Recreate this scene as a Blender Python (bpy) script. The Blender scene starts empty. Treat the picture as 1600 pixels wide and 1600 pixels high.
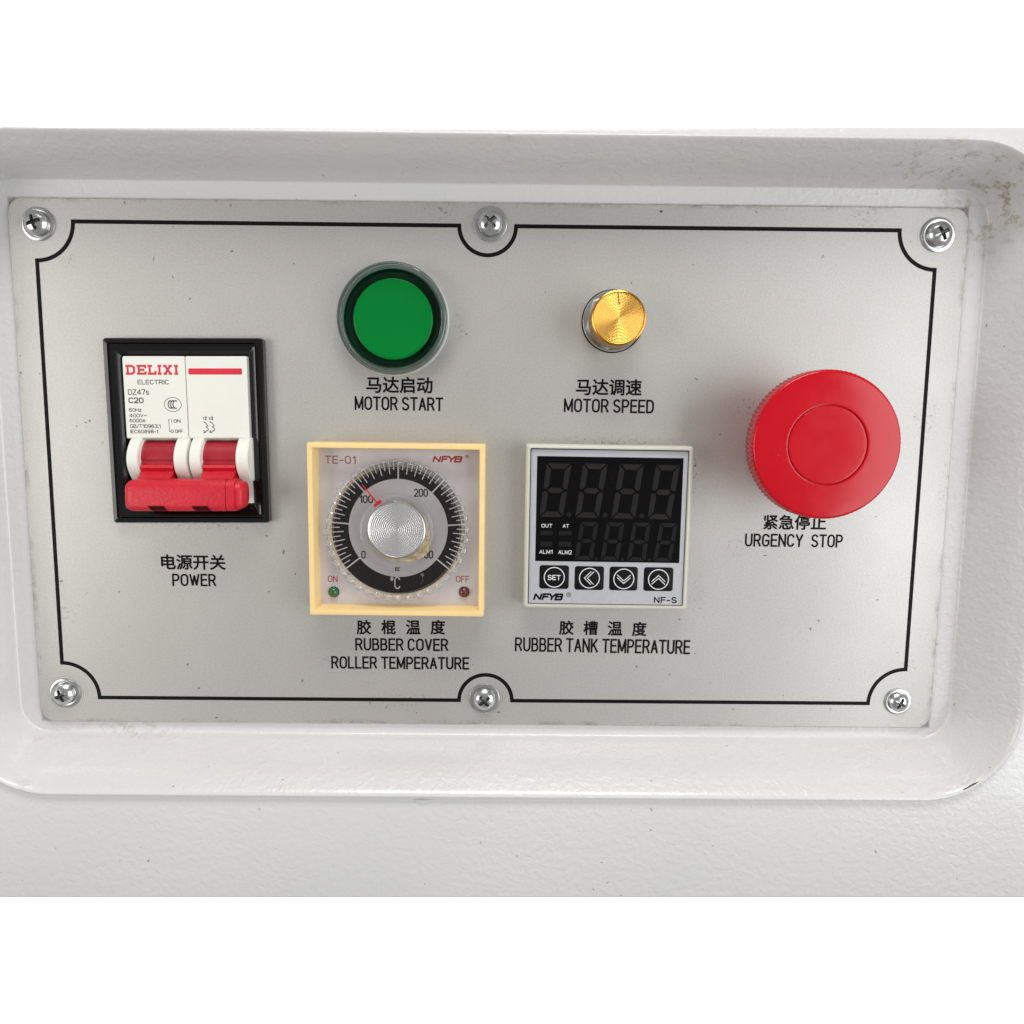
import bpy, math, random
from mathutils import Matrix, Vector, Euler
random.seed(7)
S = bpy.context.scene
COL = S.collection
PI = math.pi
R_ = math.radians

# ------------------------------------------------------------------ camera
# the control plate lies in a local frame (millimetres): u right, v up, w out of the plate;
# the whole frame stands upright in the world (w points to -Y)
STAND = Matrix.Rotation(PI / 2, 4, 'X')
PITCH, YAW, ROLL = -0.119076408, -0.00391065739, 0.00949112686
CAMPOS = Vector((6.04886487, 15.9915145, 228.315001))
FOC = 1200.0
CR = (Matrix.Rotation(ROLL, 3, 'Z') @ Matrix.Rotation(YAW, 3, 'Y') @ Matrix.Rotation(PITCH, 3, 'X'))
cam_d = bpy.data.cameras.new("camera")
cam_d.sensor_width = 36.0
cam_d.lens = 36.0 * FOC / 1600.0
cam_d.clip_start = 0.005
cam_d.clip_end = 20.0
cam = bpy.data.objects.new("camera", cam_d)
COL.objects.link(cam)
cam.matrix_world = STAND @ (Matrix.Translation(CAMPOS / 1000) @ CR.to_4x4())
S.camera = cam
S.render.resolution_x = S.render.resolution_y = 1024

# ------------------------------------------------------------------ world and lamps
W = bpy.data.worlds.new("World"); S.world = W; W.use_nodes = True
bg = W.node_tree.nodes['Background']
bg.inputs[0].default_value = (1.0, 0.985, 0.965, 1)
bg.inputs[1].default_value = 0.33

def area(name, loc, target, size, power, col, size_y=None):
    d = bpy.data.lights.new(name, 'AREA'); d.energy = power; d.color = col
    d.shape = 'RECTANGLE'; d.size = size; d.size_y = size_y or size
    o = bpy.data.objects.new(name, d); COL.objects.link(o)
    o.location = loc
    o.rotation_euler = (Vector(target) - Vector(loc)).to_track_quat('-Z', 'Y').to_euler()
    return o
area("ceiling_lamp", (0.02, -0.55, 0.95), (0, 0, 0), 0.60, 7.2, (1.0, 0.985, 0.96), 0.30)
area("window_lamp", (1.0, -0.9, -0.1), (0.1, 0, 0), 0.9, 9.6, (0.96, 0.98, 1.0), 1.0)
area("wall_lamp", (-0.95, -0.80, -0.05), (0, 0, 0), 0.5, 4.4, (1.0, 0.98, 0.95), 0.6)  # added unseen fill from the left, lifts the recess's right side
area("backdrop_lamp", (0, 0.25, 0.0), (0, 1, 0), 0.5, 75, (1, 1, 1), 0.5)  # added lamp hidden behind the cabinet, turns the backdrop full white

S.view_settings.view_transform = 'Standard'
S.view_settings.look = 'None'
S.view_settings.exposure = 0.13
S.view_settings.gamma = 1.0
try:
    S.cycles.max_bounces = 10; S.cycles.transparent_max_bounces = 16
    S.cycles.use_denoising = True
except Exception:
    pass

# ------------------------------------------------------------------ helpers
def plane(px, py, w=0.0):
    """pixel of the photograph -> (u, v) mm on the plane at height w above the plate"""
    d = CR @ Vector(((px - 800) / FOC, -(py - 800) / FOC, -1.0))
    t = (w - CAMPOS.z) / d.z
    p = CAMPOS + d * t
    return Vector((p.x, p.y))

def lin(r, g, b):
    f = lambda c: (c / 255 / 12.92) if c / 255 <= .04045 else ((c / 255 + .055) / 1.055) ** 2.4
    return (f(r), f(g), f(b), 1)

class Dev:
    """frame of one device: centre (u, v) and turn on the plate"""
    def __init__(s, u, v, a=0.0):
        s.u, s.v, s.a, s.dz = u, v, a, 0.0
    def px(s, x, y, w=0.0):
        p = plane(x, y, w + s.dz) - Vector((s.u, s.v))
        c, n = math.cos(-s.a), math.sin(-s.a)
        return Vector((c * p.x - n * p.y, n * p.x + c * p.y))
    def matrix(s):
        return STAND @ Matrix.Translation((s.u / 1000, s.v / 1000, 0)) @ Matrix.Rotation(s.a, 4, 'Z')

def fit(corners, w):
    p = [plane(x, y, w) for x, y in corners]      # TL TR BR BL
    c = (p[0] + p[1] + p[2] + p[3]) / 4
    ex = (p[1] - p[0]) + (p[2] - p[3]); ey = (p[0] - p[3]) + (p[1] - p[2])
    a = (math.atan2(ex.y, ex.x) + math.atan2(-ey.x, ey.y)) / 2
    return Dev(c.x, c.y, a), ex.length / 2, ey.length / 2

def thing(name, dev, label, cat, group=None):
    o = bpy.data.objects.new(name, None); COL.objects.link(o)
    o.empty_display_size = 0.01
    o.matrix_world = dev.matrix()
    o['label'] = label; o['category'] = cat
    if group: o['group'] = group
    return o

def link(name, verts, faces, mat, parent=None, smooth=35, loc=None, label=None, mats=None, fm=None):
    """verts in mm -> mesh object"""
    m = bpy.data.meshes.new(name)
    m.from_pydata([(x / 1000, y / 1000, z / 1000) for x, y, z in verts], [], faces)
    for k in ([mat] if mats is None else mats): m.materials.append(k)
    if fm:
        for p, i in zip(m.polygons, fm): p.material_index = i
    m.validate(); 
    import bmesh
    b = bmesh.new(); b.from_mesh(m); bmesh.ops.recalc_face_normals(b, faces=b.faces); b.to_mesh(m); b.free()
    if smooth:
        for p in m.polygons: p.use_smooth = True
        m.set_sharp_from_angle(angle=R_(smooth))
    o = bpy.data.objects.new(name, m); COL.objects.link(o)
    if parent is not None: o.parent = parent
    if loc is not None: o.location = (loc[0] / 1000, loc[1] / 1000, (loc[2] if len(loc) > 2 else 0) / 1000)
    if label: o['label'] = label
    return o

class MB:
    def __init__(s): s.v = []; s.f = []
    def add(s, v, f):
        n = len(s.v); s.v += [tuple(p) for p in v]; s.f += [tuple(i + n for i in q) for q in f]; return s
    def loft(s, loops, cap0=False, cap1=False, closed=True):
        n = len(loops[0]); v = [p for l in loops for p in l]; f = []
        for k in range(len(loops) - 1):
            for i in range(n if closed else n - 1):
                j = (i + 1) % n
                f.append((k * n + i, k * n + j, (k + 1) * n + j, (k + 1) * n + i))
        if cap0: f.append(tuple(range(n)))
        if cap1: f.append(tuple((len(loops) - 1) * n + i for i in range(n)))
        return s.add(v, f)
    def lathe(s, prof, n=96, cx=0, cy=0, a0=0):
        loops = []; 
        for r, w in prof:
            loops.append([(cx + r * math.cos(a0 + 2 * PI * i / n), cy + r * math.sin(a0 + 2 * PI * i / n), w) for i in range(n)])
        return s.loft(loops, prof[0][0] > 1e-6 and False, False)
    def box(s, x0, x1, y0, y1, z0, z1, b=0.0):
        if b <= 0:
            v = [(x, y, z) for z in (z0, z1) for (x, y) in ((x0, y0), (x1, y0), (x1, y1), (x0, y1))]
            return s.add(v, [(3, 2, 1, 0), (4, 5, 6, 7), (0, 1, 5, 4), (1, 2, 6, 5), (2, 3, 7, 6), (3, 0, 4, 7)])
        cx, cy, hw, hh = (x0 + x1) / 2, (y0 + y1) / 2, (x1 - x0) / 2, (y1 - y0) / 2
        L = []
        for d, z in ((b, z0), (b * .3, z0 + b * .3), (0, z0 + b), (0, z1 - b), (b * .3, z1 - b * .3), (b, z1)):
            L.append([(x, y, z) for x, y in rr(cx, cy, hw - d, hh - d, max(b - d * .3, .01), 4)])
        return s.loft(L, True, True)
    def prism(s, poly, x0, x1, axis='x', b=0):
        """poly: points (y, z) extruded along x, or (x, y) extruded along z"""
        if axis == 'x':
            A = [(x0, y, z) for y, z in poly]; B = [(x1, y, z) for y, z in poly]
        else:
            A = [(x, y, x0) for x, y in poly]; B = [(x, y, x1) for x, y in poly]
        return s.loft([A, B], True, True)
    def flat(s, poly, z):
        return s.add([(x, y, z) for x, y in poly], [tuple(range(len(poly)))])
    def strip(s, pts, wd, z, closed=False, z1=None):
        """ribbon of width wd along a polyline with mitred corners"""
        n = len(pts); P = [Vector(p) for p in pts]; A = []; B = []
        for i in range(n):
            a = P[i - 1] if (i > 0 or closed) else None
            c = P[(i + 1) % n] if (i < n - 1 or closed) else None
            d1 = (P[i] - a).normalized() if a is not None else None
            d2 = (c - P[i]).normalized() if c is not None else None
            if d1 is None: d1 = d2
            if d2 is None: d2 = d1
            n1 = Vector((-d1.y, d1.x)); n2 = Vector((-d2.y, d2.x))
            m = (n1 + n2)
            m = m.normalized() if m.length > 1e-6 else n1
            k = 1 / max(m.dot(n1), .68)
            A.append(P[i] + m * wd / 2 * k); B.append(P[i] - m * wd / 2 * k)
        v = [(p.x, p.y, z) for p in A] + [(p.x, p.y, z) for p in B]
        f = []
        for i in range(n if closed else n - 1):
            j = (i + 1) % n
            f.append((i, j, n + j, n + i))
        return s.add(v, f)
    def build(s, name, mat, parent=None, **k):
        return link(name, s.v, s.f, mat, parent, **k)

def rr(cx, cy, hw, hh, r, n=8):
    r = max(min(r, hw, hh), 0.001); P = []
    for (sx, sy, a) in ((1, 1, 0), (-1, 1, 90), (-1, -1, 180), (1, -1, 270)):
        for i in range(n + 1):
            t = R_(a + 90 * i / n)
            P.append((cx + sx * (hw - r) + r * math.cos(t), cy + sy * (hh - r) + r * math.sin(t)))
    return P

def rl(L, R, B, T, r, w, n=12, sub=0):
    """rounded rectangle loop in 3D from its four sides, straight sides subdivided"""
    P = rr((L + R) / 2, (B + T) / 2, (R - L) / 2, (T - B) / 2, r, n)
    if sub:
        Q = []
        m = len(P)
        for i in range(m):
            a, b = P[i], P[(i + 1) % m]; Q.append(a)
            if (i % (n + 1)) == n:
                for k in range(1, sub): Q.append((a[0] + (b[0] - a[0]) * k / sub, a[1] + (b[1] - a[1]) * k / sub))
        P = Q
    return [(x, y, w) for x, y in P]

def glyph_mesh(body, bold=0.0, shear=0.0, spacing=1.0):
    c = bpy.data.curves.new('tmp', 'FONT'); c.body = body; c.offset = bold; c.shear = shear
    c.space_character = spacing; c.resolution_u = 5
    o = bpy.data.objects.new('tmp', c); COL.objects.link(o)
    bpy.context.view_layer.update()
    dg = bpy.context.evaluated_depsgraph_get()
    m = bpy.data.meshes.new_from_object(o.evaluated_get(dg))
    v = [tuple(p.co) for p in m.vertices]; f = [tuple(p.vertices) for p in m.polygons]
    bpy.data.objects.remove(o); bpy.data.curves.remove(c); bpy.data.meshes.remove(m)
    return v, f

def glyphs_in(mb, body, x0, x1, y0, y1, z, bold=0.0, shear=0.0, spacing=1.0, rot=0.0):
    v, f = glyph_mesh(body, bold, shear, spacing)
    ax, bx = min(p[0] for p in v), max(p[0] for p in v)
    ay, by = min(p[1] for p in v), max(p[1] for p in v)
    mx, my = (x0 + x1) / 2, (y0 + y1) / 2; c, s = math.cos(rot), math.sin(rot)
    out = []
    for p in v:
        x = x0 + (p[0] - ax) / (bx - ax) * (x1 - x0) - mx; y = y0 + (p[1] - ay) / (by - ay) * (y1 - y0) - my
        out.append((mx + c * x - s * y, my + s * x + c * y, z))
    mb.add(out, f)

def _arc(cx, cy, rx, ry, a, b, n=10):
    return [(cx + rx * math.cos(R_(a + (b - a) * i / n)), cy + ry * math.sin(R_(a + (b - a) * i / n))) for i in range(n + 1)]
def _bowl(x0, y0, x1, y1, k):      # right hand bowl from (x0,y1) round to (x0,y0)
    rx = x1 - k; ry = (y1 - y0) / 2
    return [(x0, y1)] + _arc(k, (y0 + y1) / 2, rx, ry, 90, -90, 14) + [(x0, y0)]
def _rt(x0=0, x1=1, y0=0, y1=1, q=.30):     # race-track ring
    xm = (x0 + x1) / 2; rx = (x1 - x0) / 2; r = q * (y1 - y0)
    return _arc(xm, y1 - r, rx, r, 0, 180, 12) + _arc(xm, y0 + r, rx, r, 180, 360, 12)
_S = _arc(.5, .76, .47, .24, 25, 180, 10) + [(.1, .62), (.26, .545), (.74, .45), (.92, .37)] + _arc(.5, .24, .5, .24, 15, -160, 12)
_3 = _arc(.48, .76, .44, .24, 155, -90, 12) + _arc(.48, .26, .52, .26, 90, -158, 14)
SF = {   # centre-line strokes in a unit box: (width, strokes, closed flags)
 'A': (1.0, [((0, 0), (.5, 1), (1, 0)), ((.17, .33), (.83, .33))]),
 'B': (.95, [[(0, 0), (0, 1)], _bowl(0, .53, .92, 1, .55), _bowl(0, 0, 1, .53, .6)]),
 'C': (1.0, [_arc(.5, .70, .5, .30, 20, 180, 12) + _arc(.5, .30, .5, .30, 180, 340, 12)]),
 'D': (1.0, [[(0, 0), (0, 1)], [(0, 1)] + _arc(.45, .62, .55, .38, 90, 0, 10) + _arc(.45, .38, .55, .38, 0, -90, 10) + [(0, 0)]]),
 'E': (.86, [((1, 0), (0, 0), (0, 1), (1, 1)), ((0, .52), (.9, .52))]),
 'F': (.84, [((0, 0), (0, 1), (1, 1)), ((0, .52), (.88, .52))]),
 'G': (1.02, [_arc(.5, .70, .5, .30, 22, 180, 12) + _arc(.5, .30, .5, .30, 180, 360, 12) + [(1, .46), (.55, .46)]]),
 'H': (1.0, [((0, 0), (0, 1)), ((1, 0), (1, 1)), ((0, .52), (1, .52))]),
 'I': (.0, [((.5, 0), (.5, 1))]),
 'K': (1.0, [((0, 0), (0, 1)), ((0, .36), (.92, 1)), ((.34, .60), (1, 0))]),
 'L': (.82, [((0, 1), (0, 0), (1, 0))]),
 'M': (1.22, [((0, 0), (0, 1), (.5, .08), (1, 1), (1, 0))]),
 'N': (1.02, [((0, 0), (0, 1), (1, 0), (1, 1))]),
 'O': (1.04, [_rt()]),
 'P': (.95, [[(0, 0), (0, 1)], _bowl(0, .45, 1, 1, .55)]),
 'R': (1.0, [[(0, 0), (0, 1)], _bowl(0, .48, .96, 1, .55), [(.56, .48), (1, 0)]]),
 'S': (.98, [_S]), 'T': (1.0, [((0, 1), (1, 1)), ((.5, 1), (.5, 0))]),
 'U': (1.0, [[(0, 1)] + _arc(.5, .30, .5, .30, 180, 360, 14) + [(1, 1)]]),
 'V': (1.0, [((0, 1), (.5, 0), (1, 1))]),
 'W': (1.45, [((0, 1), (.27, 0), (.5, .92), (.73, 0), (1, 1))]),
 'Y': (1.0, [((0, 1), (.5, .42), (1, 1)), ((.5, .42), (.5, 0))]),
 'Z': (.95, [((0, 1), (1, 1), (0, 0), (1, 0))]),
 'β': (1.0, [((0, 0), (0, 1), (.82, 1), (.96, .92), (.96, .62), (.84, .54), (0, .54)), ((.8, .54), (1, .44), (1, .1), (.84, 0), (0, 0))]),
 '0': (.95, [_rt()]), '1': (.42, [((0, .76), (.55, .86), (1, 1), (1, 0))]),
 '2': (.95, [_arc(.5, .72, .5, .28, 165, -10, 12) + [(.85, .50), (0, 0), (1, 0)]]),
 '3': (.95, [_3]),
 '4': (1.0, [((.76, 0), (.76, 1), (0, .28), (1, .28))]),
 '5': (.95, [[(.92, 1), (.14, 1), (.04, .52)] + _arc(.48, .32, .52, .32, 130, -158, 14)]),
 '6': (.95, [_rt(0, 1, 0, .62, .5), _arc(.62, .55, .62, .45, 70, 180, 10) + [(0, .3)]]),
 '7': (.92, [((0, 1), (1, 1), (.35, 0))]),
 '8': (.95, [_rt(.06, .94, .53, 1, .5), _rt(0, 1, 0, .53, .5)]),
 '9': (.95, [_rt(0, 1, .38, 1, .5), _arc(.38, .45, .62, .45, 0, -110, 10)]),
 's': (.75, [[(x, y * .72) for x, y in _S]]),
 'z': (.72, [((0, .70), (1, .70), (0, 0), (1, 0))]),
 '-': (.55, [((0, .42), (1, .42))]), '.': (.0, [((.5, -.02), (.5, .10))]),
 '/': (.6, [((0, 0), (1, 1))]), '~': (1.0, [[(i / 12, .5 + .10 * math.sin(2 * PI * i / 12)) for i in range(13)]]),
 '°': (.34, [_rt(0, 1, .72, 1, .5)]),
}
CLOSED = {'O': (0,), '0': (0,), '8': (0, 1), '6': (0,), '9': (0,), '°': (0,)}
def strokes_in(mb, body, x0, x1, y0, y1, z, th, shear=0.0, rot=0.0, gap=.42, space=.55):
    """monoline lettering filling a box; th = stroke width in mm"""
    tot = 0; pos = []
    for i, ch in enumerate(body):
        if ch == ' ': tot += space; continue
        if ch == '<': tot -= .22; continue
        w = SF[ch][0]; pos.append((ch, tot, w)); tot += w + gap
    tot -= gap
    nb = len(pos)
    sx = (x1 - x0 - th - shear * (y1 - y0)) / max(tot, .01); h = y1 - y0 - th
    mx, my = (x0 + x1) / 2, (y0 + y1) / 2; c, s = math.cos(rot), math.sin(rot)
    zz_ = z
    for ch, o, w in pos:
        for k, st in enumerate(SF[ch][1]):
            pts = []
            cl = k in CLOSED.get(ch, ())
            for ux, uy in st:
                X = x0 + th / 2 + (o + ux * w if w > 0 else o) * sx; Y = y0 + th / 2 + uy * h
                X += shear * (Y - y0)
                X -= mx; Y -= my
                pts.append((mx + c * X - s * Y, my + s * X + c * Y))
            q = [pts[0]]
            for p in pts[1:]:
                if math.hypot(p[0] - q[-1][0], p[1] - q[-1][1]) > 1e-4: q.append(p)
            if cl and math.hypot(q[0][0] - q[-1][0], q[0][1] - q[-1][1]) < 1e-3: q.pop()
            if cl:
                zz_ += .0015; mb.strip(q, th, zz_, True); continue
            # break the stroke at sharp corners; square ends
            runs = [[Vector(q[0])]]
            for i_ in range(1, len(q)):
                runs[-1].append(Vector(q[i_]))
                if i_ < len(q) - 1:
                    d1 = (Vector(q[i_]) - Vector(q[i_ - 1])).normalized(); d2 = (Vector(q[i_ + 1]) - Vector(q[i_])).normalized()
                    if d1.dot(d2) < .72: runs.append([Vector(q[i_])])
            for ri_, r_ in enumerate(runs):
                for e_ in (0, 1):
                    A_, B_ = (r_[0], r_[1]) if e_ == 0 else (r_[-1], r_[-2])
                    d = (A_ - B_).normalized()
                    ax_ = max(abs(d.x), abs(d.y)) > .985
                    joint = (e_ == 0 and ri_ > 0) or (e_ == 1 and ri_ < len(runs) - 1)
                    ext = th * (.5 if ax_ else (.12 if joint else .3))
                    if e_ == 0: r_[0] = A_ + d * ext
                    else: r_[-1] = A_ + d * ext
                zz_ += .0015
                mb.strip(r_, th, zz_)

def stroke_px(dev, body, box, w, mat, parent, th, name='lettering', **k):
    x0, y0, x1, y1 = box; ym = (y0 + y1) / 2; xm = (x0 + x1) / 2
    a, b = dev.px(x0, ym, w), dev.px(x1, ym, w)
    c, d = dev.px(xm, y1, w), dev.px(xm, y0, w)
    mb = MB(); strokes_in(mb, body, a.x, b.x, c.y, d.y, w, th, **k)
    return mb.build(name, mat, parent, smooth=0)

def text_px(dev, body, box, w, mat, parent, name='caption', **k):
    """lettering filling the box (x0, y0, x1, y1 measured on the photograph) on the plane w"""
    x0, y0, x1, y1 = box; ym = (y0 + y1) / 2; xm = (x0 + x1) / 2
    a, b = dev.px(x0, ym, w), dev.px(x1, ym, w)
    c, d = dev.px(xm, y1, w), dev.px(xm, y0, w)
    em = k.pop('embolden', 0)
    mb = MB()
    if em:
        a.x += em; b.x -= em; c.y += em; d.y -= em
        for i, (ox, oy) in enumerate(((0, 0), (em, 0), (-em, 0), (0, em), (0, -em), (em * .7, em * .7), (-em * .7, em * .7), (em * .7, -em * .7), (-em * .7, -em * .7))):
            glyphs_in(mb, body, a.x + ox, b.x + ox, c.y + oy, d.y + oy, w + i * .0015, **k)
    else:
        glyphs_in(mb, body, a.x, b.x, c.y, d.y, w, **k)
    return mb.build(name, mat, parent, smooth=0, label=None)

# ------------------------------------------------------------------ materials
class NT:
    def __init__(s, name):
        s.m = bpy.data.materials.new(name); s.m.use_nodes = True
        s.t = s.m.node_tree; s.b = s.t.nodes['Principled BSDF']; s.out = s.t.nodes['Material Output']
    def n(s, typ, **k):
        x = s.t.nodes.new(typ)
        for a, v in k.items():
            if a.startswith('i_'): x.inputs[int(a[2:]) if a[2:].isdigit() else a[2:]].default_value = v
            else: setattr(x, a, v)
        return x
    def l(s, a, b): s.t.links.new(a, b)
    def math(s, op, a, b=None, clamp=False):
        x = s.n('ShaderNodeMath', operation=op, use_clamp=clamp)
        for i, q in enumerate((a, b)):
            if q is None: continue
            if isinstance(q, (int, float)): x.inputs[i].default_value = q
            else: s.l(q, x.inputs[i])
        return x.outputs[0]
    def coord(s): 
        return s.n('ShaderNodeTexCoord').outputs['Object']
    def noise(s, scale, detail=3, rough=.5, vec=None, dist=0.0):
        x = s.n('ShaderNodeTexNoise'); x.inputs['Scale'].default_value = scale; x.inputs['Detail'].default_value = detail
        x.inputs['Roughness'].default_value = rough; x.inputs['Distortion'].default_value = dist
        s.l(vec if vec is not None else s.coord(), x.inputs['Vector']); return x.outputs['Fac']
    def ramp(s, fac, a, b, ca=0.0, cb=1.0):
        x = s.n('ShaderNodeMapRange'); x.inputs[1].default_value = a; x.inputs[2].default_value = b
        x.inputs[3].default_value = ca; x.inputs[4].default_value = cb; s.l(fac, x.inputs[0]); return x.outputs[0]
    def mix(s, fac, a, b):
        x = s.n('ShaderNodeMix', data_type='RGBA')
        for i, q in ((0, fac), (6, a), (7, b)):
            if isinstance(q, (int, float)): x.inputs[i].default_value = q
            elif isinstance(q, tuple): x.inputs[i].default_value = q
            else: s.l(q, x.inputs[i])
        return x.outputs[2]
    def bump(s, h, strength, dist, prev=None):
        x = s.n('ShaderNodeBump'); x.inputs['Strength'].default_value = strength; x.inputs['Distance'].default_value = dist
        s.l(h, x.inputs['Height'])
        if prev is not None: s.l(prev, x.inputs['Normal'])
        return x.outputs[0]

def plain(name, col, rough=.45, metal=0.0, coat=0.0, bump=None, spec=.5, var=.06, vs=90, sub=0.0, dirt=0.0, scuff=None):
    N = NT(name)
    b = N.b
    b.inputs['Roughness'].default_value = rough; b.inputs['Metallic'].default_value = metal
    b.inputs['Specular IOR Level'].default_value = spec; b.inputs['Coat Weight'].default_value = coat
    b.inputs['Coat Roughness'].default_value = .12
    f = N.ramp(N.noise(vs, 4, .6), .3, .7, 0, 1)
    c2 = tuple(min(1, x * (1 - 2 * var)) for x in col[:3]) + (1,)
    c = N.mix(f, c2, tuple(col))
    if dirt:
        d = N.ramp(N.noise(900, 5, .75), .62, .76, 0, dirt)
        c = N.mix(d, c, lin(95, 80, 60))
    if scuff:
        k = N.math('MULTIPLY', N.ramp(N.noise(scuff[0], 3, .6), .56, .72, 0, 1), N.ramp(N.noise(scuff[0] * 22, 5, .8), .56, .70, 0, scuff[1]), True)
        c = N.mix(k, c, scuff[2])
    N.l(c, b.inputs['Base Color'])
    r = N.ramp(N.noise(vs * 4, 3, .6), .3, .7, rough * .85, min(1, rough * 1.15)); N.l(r, b.inputs['Roughness'])
    if bump: N.l(N.bump(N.noise(bump[0], 3, .5), bump[1], bump[2]), b.inputs['Normal'])
    return N.m

def specks(N, col, scale, thr, mask, dark, amt=.85):
    """small irregular dirt specks: noise-warped voronoi cells, only where the mask noise allows"""
    co = N.coord()
    w = N.n('ShaderNodeTexNoise'); w.inputs['Scale'].default_value = scale * 2.2; w.inputs['Detail'].default_value = 3
    N.l(co, w.inputs['Vector'])
    ad = N.n('ShaderNodeMix', data_type='VECTOR'); ad.inputs[0].default_value = .6 / scale * 1.6
    vm = N.n('ShaderNodeVectorMath', operation='MULTIPLY_ADD')
    N.l(w.outputs['Color'], vm.inputs[0]); vm.inputs[1].default_value = (1.0 / scale,) * 3; N.l(co, vm.inputs[2])
    v = N.n('ShaderNodeTexVoronoi'); v.inputs['Scale'].default_value = scale; N.l(vm.outputs[0], v.inputs['Vector'])
    sepc = N.n('ShaderNodeSeparateColor'); N.l(v.outputs['Color'], sepc.inputs[0])
    keep = N.math('GREATER_THAN', sepc.outputs[0], mask)
    size = N.math('MULTIPLY', sepc.outputs[1], thr)
    hit = N.math('LESS_THAN', v.outputs['Distance'], size)
    f = N.math('MULTIPLY', N.math('MULTIPLY', hit, keep), amt)
    return N.mix(f, col, dark), f

# white powder coat
def m_powder():
    N = NT('white_powder_coat'); b = N.b; co = N.coord()
    base = N.mix(N.ramp(N.noise(14, 3, .5), .35, .65), lin(205, 205, 205), lin(210, 209, 208))
    base, f = specks(N, base, 190, .07, .86, lin(96, 88, 78), .6)
    base, f = specks(N, base, 480, .17, .93, lin(120, 112, 102), .7)
    # brown rub marks in the top right corner of the recess and faint grime in the other corners
    def blob(x, y, sx, sy):
        m = N.n('ShaderNodeMapping'); m.vector_type = 'POINT'
        m.inputs['Location'].default_value = (-x / sx, -y / sy, 0); m.inputs['Scale'].default_value = (1000 / sx, 1000 / sy, 0)
        N.l(co, m.inputs['Vector'])
        ln = N.n('ShaderNodeVectorMath', operation='LENGTH'); N.l(m.outputs[0], ln.inputs[0])
        return N.ramp(ln.outputs[1], 0, 1, 1, 0)
    st = N.noise(270, 5, .6, dist=.3)
    fine = N.noise(1100, 3, .7)
    for (px, py, sx, sy, amt, lo) in ((1572, 300, 17, 12, .75, .50), (1470, 262, 20, 6, .6, .52), (1562, 345, 9, 12, .55, .5),
                                  (1440, 285, 28, 9, .35, .56), (60, 1130, 14, 10, .4, .55), (190, 1150, 22, 4, .45, .48), (1535, 420, 10, 26, .25, .55)):
        p = plane(px, py, 6)
        k = N.math('MULTIPLY', blob(p.x, p.y, sx, sy), N.ramp(st, lo + .01, lo + .08, 0, 1))
        k = N.math('MULTIPLY', k, N.ramp(fine, .40, .60, .15, 1), True)
        k = N.math('MULTIPLY', k, amt * 1.15, True)
        base = N.mix(k, base, lin(150, 132, 92))
    # contact shadow in the gap round the plate, painted in with patchy grime
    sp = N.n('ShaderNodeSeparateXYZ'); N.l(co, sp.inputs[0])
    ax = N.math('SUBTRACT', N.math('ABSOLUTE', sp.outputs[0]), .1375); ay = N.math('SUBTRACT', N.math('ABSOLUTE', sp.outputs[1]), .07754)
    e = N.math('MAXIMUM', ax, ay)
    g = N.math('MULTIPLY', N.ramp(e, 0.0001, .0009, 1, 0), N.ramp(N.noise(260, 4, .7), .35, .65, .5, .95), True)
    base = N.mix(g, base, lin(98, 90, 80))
    N.l(base, b.inputs['Base Color'])
    b.inputs['Roughness'].default_value = .34
    b.inputs['Coat Weight'].default_value = .4; b.inputs['Coat Roughness'].default_value = .14
    h1 = N.noise(520, 2, .45, dist=.6)
    amp = N.ramp(N.noise(9, 2, .5), .35, .6, .45, 1.0)
    h = N.math('MULTIPLY', h1, amp)
    # spot-weld dimples on the walls
    dim = None
    for (px, py, w, sx, sy) in ((1500, 247, 8, 3.6, 2.2), (1416, 1216, 9, 3.6, 2.2), (62, 1211, 9, 3.6, 2.2), (797, 228, 9, 3.2, 1.2)):
        q = plane(px, py, w); g = blob(q.x, q.y, sx, sy)
        g = N.math('MULTIPLY', N.math('MULTIPLY', g, g), 1.0)
        dim = g if dim is None else N.math('ADD', dim, g)
    n0 = N.bump(dim, .6, .0006)
    N.l(N.bump(h, .60, .0004, n0), b.inputs['Normal'])
    return N.m
M = {}
M['powder'] = m_powder()

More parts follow.
